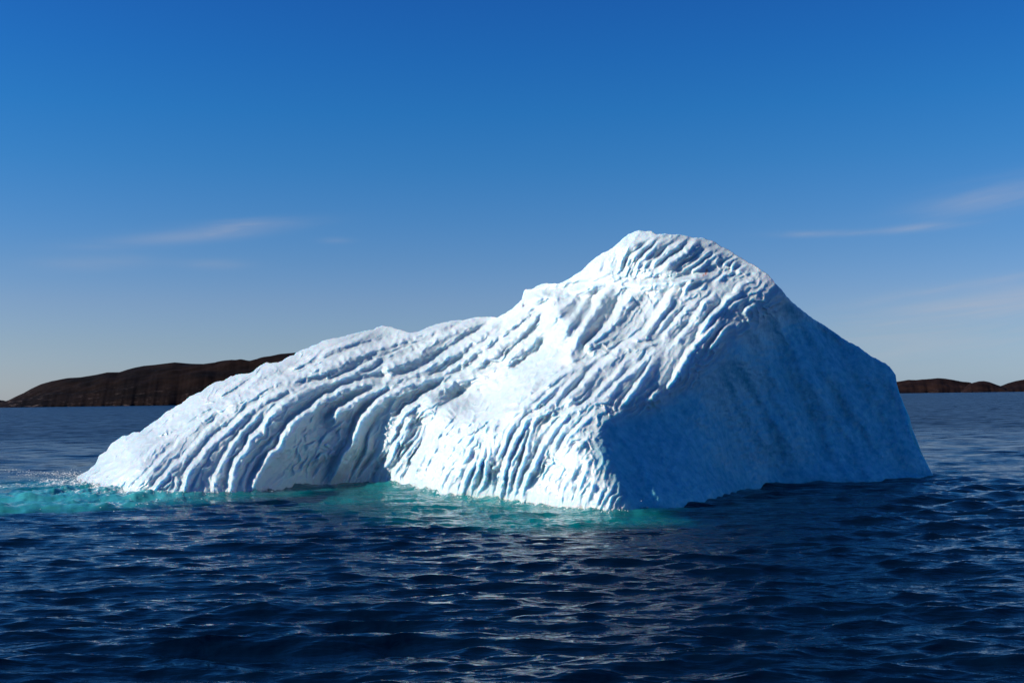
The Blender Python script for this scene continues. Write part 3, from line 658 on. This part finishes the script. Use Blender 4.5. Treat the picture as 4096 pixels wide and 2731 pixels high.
# ------------------------------------------------------------------ sea
def water_material():
    mt = bpy.data.materials.new('sea_water'); mt.use_nodes = True
    n = NT(mt.node_tree)
    geo = n.n('ShaderNodeNewGeometry')
    b = n.n('ShaderNodeBsdfPrincipled')
    at = n.n('ShaderNodeAttribute', attribute_name='over_ice')
    fo = n.n('ShaderNodeAttribute', attribute_name='milky')
    colr = n.mix(at.outputs['Fac'], (.0004, .005, .015, 1), (.001, .118, .122, 1))
    colr = n.mix(fo.outputs['Fac'], colr, (.055, .36, .38, 1))
    fr = n.n('ShaderNodeAttribute', attribute_name='froth')
    mpf = n.n('ShaderNodeMapping'); mpf.inputs['Scale'].default_value = (1.4, .9, 1); n.l(geo.outputs['Position'], mpf.inputs[0])
    nf = n.n('ShaderNodeTexNoise', i_Scale=3.2, i_Detail=7.0, i_Roughness=.68, i_Distortion=1.2); n.l(mpf.outputs[0], nf.inputs['Vector'])
    lace = n.math('MULTIPLY', n.math('SUBTRACT', n.math('ADD', nf.outputs[0], n.math('MULTIPLY', fr.outputs['Fac'], .30)), .70), 9.0, clamp=True)
    lace = n.math('MULTIPLY', lace, n.math('MULTIPLY', fr.outputs['Fac'], 3.0, clamp=True))
    colr = n.mix(lace, colr, (.62, .68, .68, 1))
    n.l(n.math('MULTIPLY', n.math('SUBTRACT', 1.0, lace), .5), b.inputs['Specular IOR Level'])
    n.l(colr, b.inputs['Base Color'])
    b.inputs['IOR'].default_value = 1.333
    b.inputs['Roughness'].default_value = .05
    far = n.n('ShaderNodeAttribute', attribute_name='far_water')
    mp = n.n('ShaderNodeMapping'); mp.inputs['Scale'].default_value = (.45, 1.6, 1)
    mp.inputs['Rotation'].default_value = (0, 0, .12)
    n.l(geo.outputs['Position'], mp.inputs[0])
    n1 = n.n('ShaderNodeTexNoise', i_Scale=2.6, i_Detail=5.0, i_Roughness=.5, i_Distortion=.4); n.l(mp.outputs[0], n1.inputs['Vector'])
    h = n.math('MULTIPLY', n1.outputs[0], .075)
    bp = n.n('ShaderNodeBump', i_Strength=1.0, i_Distance=1.0); n.l(h, bp.inputs['Height'])
    # distant ripples, too small for the mesh: facets tilted by noise, stronger and weaker in wind streaks
    mp2 = n.n('ShaderNodeMapping'); mp2.inputs['Scale'].default_value = (.011, .035, 1); n.l(geo.outputs['Position'], mp2.inputs[0])
    n3 = n.n('ShaderNodeTexNoise', i_Scale=1.0, i_Detail=4.0, i_Roughness=.6); n.l(mp2.outputs[0], n3.inputs['Vector'])
    n4 = n.n('ShaderNodeTexNoise', i_Scale=.9, i_Detail=3.0, i_Roughness=.6); n.l(mp.outputs[0], n4.inputs['Vector'])
    v1 = n.n('ShaderNodeVectorMath', operation='SUBTRACT'); n.l(n4.outputs['Color'], v1.inputs[0]); v1.inputs[1].default_value = (.5, .5, .5)
    v2 = n.n('ShaderNodeVectorMath', operation='MULTIPLY'); n.l(v1.outputs[0], v2.inputs[0]); v2.inputs[1].default_value = (1.6, 3.6, 0)
    v3 = n.n('ShaderNodeVectorMath', operation='SCALE'); n.l(v2.outputs[0], v3.inputs[0])
    n.l(n.math('MULTIPLY', far.outputs['Fac'], n.ramp(n3.outputs[0], [(.34, G(.7)), (.62, G(1.3))])), v3.inputs['Scale'])
    v4 = n.n('ShaderNodeVectorMath', operation='ADD'); n.l(bp.outputs[0], v4.inputs[0]); n.l(v3.outputs[0], v4.inputs[1])
    v5 = n.n('ShaderNodeVectorMath', operation='NORMALIZE'); n.l(v4.outputs[0], v5.inputs[0])
    bp = v5
    n.l(bp.outputs[0], b.inputs['Normal'])
    n.l(n.math('ADD', .04, n.math('MULTIPLY', far.outputs['Fac'], .26)), b.inputs['Roughness'])
    o = n.n('ShaderNodeOutputMaterial'); n.l(b.outputs[0], o.inputs[0])
    return mt

# polar sheet round the camera: dense where the picture looks, coarse elsewhere
th_in = np.radians(np.linspace(-27, 27, 1150))
th_out = np.radians(np.linspace(27, 333, 220))[1:-1]
TH = np.concatenate([th_in, th_out, [th_in[0] + 2 * math.pi]])    # last column closes the ring
rr = [0.5]
inv = np.linspace(1 / 13.0, 1 / 420.0, 640)            # even steps down the picture
rad = np.concatenate([[.4, 1.5, 3, 5, 7, 9, 10.5, 11.6, 12.4], 1 / inv, np.geomspace(460, 32000, 24)])
RR, TT = np.meshgrid(rad, TH, indexing='ij')
WX = RR * np.sin(TT); WY = RR * np.cos(TT)
x0 = WX.astype(np.float32); y0 = WY.astype(np.float32)
dr = np.gradient(rad)[:, None] * np.ones_like(RR)       # local spacing for filtering
hz = np.zeros_like(x0); hx = np.zeros_like(x0); hy = np.zeros_like(x0)
wr = np.random.default_rng(11)
ncomp = 130
lams = np.exp(np.linspace(math.log(.17), math.log(9.0), ncomp)) * (1 + .06 * wr.standard_normal(ncomp))
act = (RR[:, 0] < 450)
nr = int(act.sum())
xs = x0[:nr]; ys = y0[:nr]; drs = dr[:nr].astype(np.float32)
for i, lam in enumerate(lams):
    k = 2 * math.pi / lam
    th = math.radians(-6) + wr.normal(0, .27 if lam < 1.6 else .26)
    if i % 5 == 0: th += wr.normal(0, .7)
    kx, ky = k * math.sin(th), k * math.cos(th)
    slope = (.062 if lam < .9 else .048) * (1.0 if lam < 1.3 else (1.3 / lam) ** 1.15) * (lam / .6 if lam < .6 else 1.0) ** .5
    a = slope / k
    ph = wr.uniform(0, 2 * math.pi)
    att = np.clip(lam / (2.2 * drs[:, :1]) - .6, 0, 1)
    nz_ = int((att[:, 0] > 0).sum())
    if nz_ == 0: continue
    arg = kx * xs[:nz_] + ky * ys[:nz_] + ph
    s_, c_ = np.sin(arg), np.cos(arg)
    A = (a * att[:nz_]).astype(np.float32)
    hz[:nz_] += A * c_
    chop = .9
    hx[:nz_] -= chop * A * s_ * (kx / k); hy[:nz_] -= chop * A * s_ * (ky / k)
# patches of calmer and rougher water
gust = .85 + .35 * fbm(x0 / 17, y0 / 24, 3, 5)
# disturbed steeper chop off the right end
gust = gust + .5 * np.exp(-(((x0 - 21) / 8) ** 2 + ((y0 - 46) / 9) ** 2))
hz *= gust; hx *= gust; hy *= gust

def dist_foot(X, Y, poly):
    best = np.full(X.shape, 1e9); ip = np.zeros(X.shape)
    for i in range(len(poly) - 1):
        ax, ay = poly[i][:2]; bx, by = poly[i + 1][:2]
        dx, dy = bx - ax, by - ay; L2 = dx * dx + dy * dy + 1e-9
        t = np.clip(((X - ax) * dx + (Y - ay) * dy) / L2, 0, 1)
        d = np.hypot(X - ax - t * dx, Y - ay - t * dy)
        b = d < best; best = np.where(b, d, best); ip = np.where(b, i + t, ip)
    return best, ip
near = (RR[:, 0] > 22) & (RR[:, 0] < 90)
i0, i1 = np.where(near)[0][[0, -1]]
Xn, Yn = WX[i0:i1], WY[i0:i1]
df, ip = dist_foot(Xn, Yn, FOOT_W[:, :2])
iu = np.interp(ip, np.arange(len(FOOT)), FOOT[:, 0] / S2)       # where along the foot, in picture x
wd = np.interp(iu, [150, 300, 450, 600, 760, 900, 1050, 1200, 1330, 1430, 1500, 1600, 2200], [8, 5, 3.4, 4.5, 8, 10, 9, 9, 7, 4, 1.6, .5, .3])
nzw = fbm(Xn / 3.2, Yn / 6.0, 4, 71)
shelf = sst(1.15, .12, df / wd + .30 * nzw) * np.interp(iu, [150, 300, 450, 600, 700, 800, 1000, 1200, 1400, 1500, 1600], [1, 1, .8, .7, .85, 1., .95, 1., .9, .4, .0])
shelf *= .7 + .3 * sst(-.6, .5, fbm(Xn / 1.6 + 9, Yn / 3.5, 3, 72))
def blob(cx, cy, rx, ry, rot=0):
    c, s = math.cos(rot), math.sin(rot)
    ex = (Xn - cx) * c + (Yn - cy) * s; ey = -(Xn - cx) * s + (Yn - cy) * c
    return (ex / rx) ** 2 + (ey / ry) ** 2
def water_at(u, v):
    d = dirs(np.array([[u]]), np.array([[v]]))[0, 0]; Yv = -CAM_H / d[2]; return d[0] * Yv, Yv
cx, cy = water_at(60, 500)
milk = sst(1.2, .25, blob(cx, cy, 6.5, 6.0) + .45 * fbm(Xn / 2.6, Yn / 4.2, 4, 73))
cx2, cy2 = water_at(10, 503)
milk = np.maximum(milk, .85 * sst(1.15, .3, blob(cx2, cy2, 7.5, 4.8) + .45 * fbm(Xn / 2.2, Yn / 4.2, 4, 74)))
cx3, cy3 = water_at(545, 522)
shelf = np.maximum(shelf, sst(1.2, .1, blob(cx3, cy3, 4.6, 2.8) + .3 * nzw))
over = np.zeros_like(WX); milky = np.zeros_like(WX)
over[i0:i1] = np.maximum(shelf, milk)
milky[i0:i1] = np.clip(milk * (.48 + .3 * fbm(Xn / 1.1, Yn / 2.4, 3, 75)), 0, 1) + .16 * shelf * sst(.6, 0, df / wd) * (iu < 1450)
# backwash piling up against the ice
hz[i0:i1] += .10 * np.exp(-df / .5) * (1 + perlin(Xn / .7, Yn / .7, 76)) * .6
# swell that washes over the left tongue
hz[i0:i1] += .12 * milk * (1 + fbm(Xn / 1.3, Yn / 2.2, 3, 78))
hz[i0:i1] += .05 * (shelf + milk) * fbm(Xn / .6, Yn / 1.0, 3, 79)

froth = np.zeros_like(WX)
tipx, tipy = water_at(80, 482); t2x, t2y = water_at(30, 486); t3x, t3y = water_at(110, 494)
fz = .5 * fbm(Xn / 1.3, Yn / 3.0, 4, 80)
f_ = np.maximum.reduce([sst(1.2, .0, blob(tipx, tipy, 2.6, 4.0) + fz), .8 * sst(1.1, .0, blob(t2x, t2y, 4.5, 1.6) + fz), .75 * sst(1.1, 0, blob(t3x, t3y, 3.5, 2.2) + fz)])
f_ = np.maximum(f_, np.exp(-(df / .38) ** 2) * np.interp(iu, [150, 420, 640, 860, 960, 1330, 1420, 1480, 2200], [1, .75, .5, .75, .9, .7, .45, .1, .0]))
froth[i0:i1] = f_
f_ = f_ * .85
froth[i0:i1] = f_
hz[i0:i1] += .10 * f_ * (1 + fbm(Xn / .35, Yn / .5, 3, 81))
PW = np.stack([WX + hx, WY + hy, hz], -1)
# curve of the earth keeps the horizon where it belongs
farw = sst(35, 160, RR)
water = mesh_grid('water', np.transpose(PW, (1, 0, 2))[:, ::-1], water_material(), attrs={'over_ice': over.T[:, ::-1], 'milky': milky.T[:, ::-1], 'far_water': farw.T[:, ::-1], 'froth': froth.T[:, ::-1]})
water['kind'] = 'structure'

# ------------------------------------------------------------------ hills
def rock_material(name, c1_, c2_, c3_, pale=0.5):
    mt = bpy.data.materials.new(name); mt.use_nodes = True
    n = NT(mt.node_tree)
    geo = n.n('ShaderNodeNewGeometry')
    b = n.n('ShaderNodeBsdfPrincipled'); b.inputs['Roughness'].default_value = .9
    b.inputs['Specular IOR Level'].default_value = .03
    mp = n.n('ShaderNodeMapping'); mp.inputs['Scale'].default_value = (.5, .25, 2.2); mp.inputs['Rotation'].default_value = (0, .09, 0)
    n.l(geo.outputs['Position'], mp.inputs[0])
    n1 = n.n('ShaderNodeTexNoise', i_Scale=.03, i_Detail=8.0, i_Roughness=.65); n.l(mp.outputs[0], n1.inputs['Vector'])
    n2 = n.n('ShaderNodeTexNoise', i_Scale=.17, i_Detail=8.0, i_Roughness=.7); n.l(mp.outputs[0], n2.inputs['Vector'])
    cc = n.mix(n.ramp(n1.outputs[0], [(.38, G(0)), (.62, G(1))]), c1_, c2_)
    rk = n.ramp(n2.outputs[0], [(.56, G(0)), (.70, G(1))])
    sepz = n.n('ShaderNodeSeparateXYZ'); n.l(geo.outputs['Position'], sepz.inputs[0])
    lowz = n.ramp(n.math('MULTIPLY', sepz.outputs[2], 1 / 30.0), [(0, G(1)), (.25, G(.55)), (.8, G(.03))])
    cc = n.mix(n.math('MULTIPLY', n.math('MULTIPLY', rk, lowz), pale), cc, c3_)
    n.l(cc, b.inputs['Base Color'])
    bp = n.n('ShaderNodeBump', i_Strength=.6, i_Distance=1.6); n.l(n2.outputs[0], bp.inputs['Height'])
    n.l(bp.outputs[0], b.inputs['Normal'])
    o = n.n('ShaderNodeOutputMaterial'); n.l(b.outputs[0], o.inputs[0])
    return mt

def hill(name, pts, y_shore, y_crest, y_back, mat, ncol, nrow_, seed, rough, label=None):
    """pts: skyline in photograph pixels; built as terrain at its real distance"""
    pts = np.array(pts, float)
    c = np.linspace(pts[0, 0], pts[-1, 0], ncol)
    sy = np.interp(c, pts[:, 0], pts[:, 1])
    d = dirs(c / 4, sy / 4)
    crest = d * y_crest; zc = np.maximum(crest[:, 2] + CAM_H, -1)
    shoreY = y_shore * (1 + .012 * fbm(c / 120, c * 0, 4, seed))
    rows = []
    half = nrow_ // 2
    for r in range(nrow_):
        if r <= half:
            t = r / half
            Yv = shoreY + (y_crest - shoreY) * t
            z = zc * (1 - (1 - t) ** 1.7)
        else:
            t = (r - half) / (nrow_ - 1 - half)
            Yv = (y_crest + (y_back - y_crest) * t) * np.ones_like(zc)
            z = zc * (1 - t ** 1.6) - 3 * t
        X = d[:, 0] * y_crest * (.9 * Yv / y_crest + .1)
        tt_ = r / (nrow_ - 1)
        edge = np.clip(4 * tt_ * (1 - tt_), 0, 1)
        keep = 1 - .92 * math.exp(-((r - half) / (half * .30)) ** 2)
        nzv = (fbm(X / 100, Yv / 110, 4, seed, .5) + .6 * perlin(X / 190, Yv / 60, seed + 8)) * rough
        nzv += rough * .15 * (1 - 2 * np.abs(perlin(X / 45, Yv / 38, seed + 3)))
        z = z + nzv * np.clip(zc / 25, 0.05, 1) * edge * keep - (2.0 if r == 0 else 0)
        cliff = math.exp(-(max(tt_, 0) / .05) ** 2) * 0
        rows.append(np.stack([X, Yv, z + cliff], -1))
    o = mesh_grid(name, np.stack(rows), mat)
    o['kind'] = 'structure'
    if label: o['label'] = label
    return o

z8 = lambda pts: [(x / 1.96, 1350 + y / 1.96) for x, y in pts]
left_pts = [(-900, 1640), (-420, 1622)] + z8([(-60, 520), (20, 508), (65, 497), (130, 462), (200, 430), (260, 396), (330, 365), (420, 338), (500, 325), (640, 310), (700, 300), (760, 290), (840, 272), (940, 270), (1000, 250), (1060, 235), (1130, 222), (1200, 215),
               (1290, 203), (1370, 193), (1500, 203), (1600, 205), (1700, 195), (1740, 186), (1820, 178), (1900, 182), (1970, 187), (2030, 170), (2100, 150), (2200, 128), (2320, 115)]) + [(1300, 1400), (1500, 1398), (1750, 1430), (2000, 1500), (2200, 1600)]
left_pts = [p for p in left_pts if p[0] >= -30]
left_pts = [(-30, 1612)] + left_pts[1:]
m_left = rock_material('tundra_rock', (.0016, .0014, .0017, 1), (.0085, .0050, .0038, 1), (.12, .10, .095, 1), .9)
hill('hill', [(-70, 1632), (-30, 1626), (0, 1612), (33, 1603)] + [p for p in left_pts if p[0] > 40], 1180, 1480, 1900, m_left, 700, 150, 101, 7.5)
hill('hill', [(-1400, 1630), (-1000, 1614), (-500, 1600), (-200, 1595), (0, 1598), (20, 1602), (60, 1608), (120, 1616)], 2300, 2600, 3000, m_left, 260, 60, 131, 12)
kk_ = lambda pts: [(2730 + x / 1.568, 1100 + y / 1.568) for x, y in pts]
m_right = rock_material('island_rock', (.006, .0037, .004, 1), (.015, .0085, .007, 1), (.06, .05, .047, 1), .5)
hill('island', kk_([(900, 738), (1100, 715), (1200, 690), (1340, 668), (1420, 655), (1460, 658), (1500, 652), (1550, 650), (1600, 643), (1650, 647), (1700, 655), (1760, 668), (1800, 677), (1830, 690), (1870, 715), (1900, 738)]),
     3000, 3250, 3600, m_right, 320, 70, 151, 9)
hill('island', kk_([(1740, 738), (1770, 705), (1800, 678), (1860, 663), (1890, 662), (1920, 668), (1980, 690), (2010, 700), (2060, 738)]),
     2850, 3000, 3200, m_right, 200, 60, 161, 8)
hill('island', kk_([(1930, 738), (1980, 700), (2040, 676), (2090, 662), (2142, 652), (2300, 645), (2500, 650), (2900, 690), (3200, 738)]),
     2900, 3150, 3500, m_right, 300, 60, 171, 9)

# ------------------------------------------------------------------ foam and spray where the swell breaks on the ice
def foam():
    mt = bpy.data.materials.new('sea_foam'); mt.use_nodes = True
    n = NT(mt.node_tree)
    b = n.n('ShaderNodeBsdfPrincipled'); b.inputs['Base Color'].default_value = (.7, .75, .76, 1)
    b.inputs['Roughness'].default_value = .35
    o = n.n('ShaderNodeOutputMaterial'); n.l(b.outputs[0], o.inputs[0])
    r = np.random.default_rng(5)
    # octahedron droplets
    base = np.array([(1, 0, 0), (-1, 0, 0), (0, 1, 0), (0, -1, 0), (0, 0, 1), (0, 0, -1)], float)
    tri = np.array([(0, 2, 4), (2, 1, 4), (1, 3, 4), (3, 0, 4), (2, 0, 5), (1, 2, 5), (3, 1, 5), (0, 3, 5)])
    pts = []
    seglen = np.concatenate([[0], np.cumsum(np.hypot(*np.diff(FOOT_W[:, :2], axis=0).T))])
    fu = FOOT[:, 0] / S2
    # along the waterline of the sunlit front
    for _ in range(3600):
        u = r.choice([r.uniform(180, 620), r.uniform(700, 1500), r.uniform(180, 340)])
        i = np.interp(u, fu, np.arange(len(fu)))
        X = np.interp(i, np.arange(len(fu)), FOOT_W[:, 0]); Y = np.interp(i, np.arange(len(fu)), FOOT_W[:, 1])
        cl_ = .5 + .5 * math.sin(u * .11) * math.sin(u * .037 + 1)
        if r.random() > .25 + .75 * cl_: continue
        off = abs(r.normal(0, .22)) ; ux = r.normal(0, .15)
        rad_ = r.uniform(.008, .022) * (1.5 if r.random() < .1 else 1)
        pts.append((X + ux, Y - off, .03 + r.exponential(.05), rad_ * r.uniform(1, 3), rad_, rad_ * .8))
    # breaking wash over the left tongue
    for _ in range(2200):
        u = r.normal(95, 40); v = 478 + r.exponential(4.5)
        if u < 4 or u > 210: continue
        X, Y = water_at(u, v + (u - 95) * .10)
        z = .10 + r.exponential(.10) * math.exp(-((u - 100) / 40) ** 2)
        k = fbm(np.array([X / 1.1]), np.array([Y / 2.0]), 2, 91)[0]
        if k < -.05 and r.random() < .85: continue
        rad_ = r.uniform(.008, .022)
        pts.append((X, Y, z, rad_ * r.uniform(1, 3.0), rad_ * 1.2, rad_ * .7))
    pts = np.array(pts); n_ = len(pts)
    V = pts[:, None, :3] + base[None] * pts[:, None, 3:6] * (1 + .25 * r.standard_normal((n_, 6, 1)))
    T = (tri[None] + 6 * np.arange(n_)[:, None, None]).reshape(-1, 3)
    me = bpy.data.meshes.new('foam')
    me.vertices.add(n_ * 6); me.vertices.foreach_set('co', V.astype(np.float32).ravel())
    me.loops.add(len(T) * 3); me.loops.foreach_set('vertex_index', T.astype(np.int32).ravel())
    me.polygons.add(len(T)); me.polygons.foreach_set('loop_start', np.arange(0, len(T) * 3, 3, dtype=np.int32))
    me.polygons.foreach_set('use_smooth', np.ones(len(T), bool))
    me.update(calc_edges=True); me.materials.append(mt)
    ob = bpy.data.objects.new('foam', me); C.objects.link(ob)
    ob['kind'] = 'stuff'; ob['label'] = 'white foam and spray along the waterline of the iceberg'; ob['category'] = 'foam'
foam()
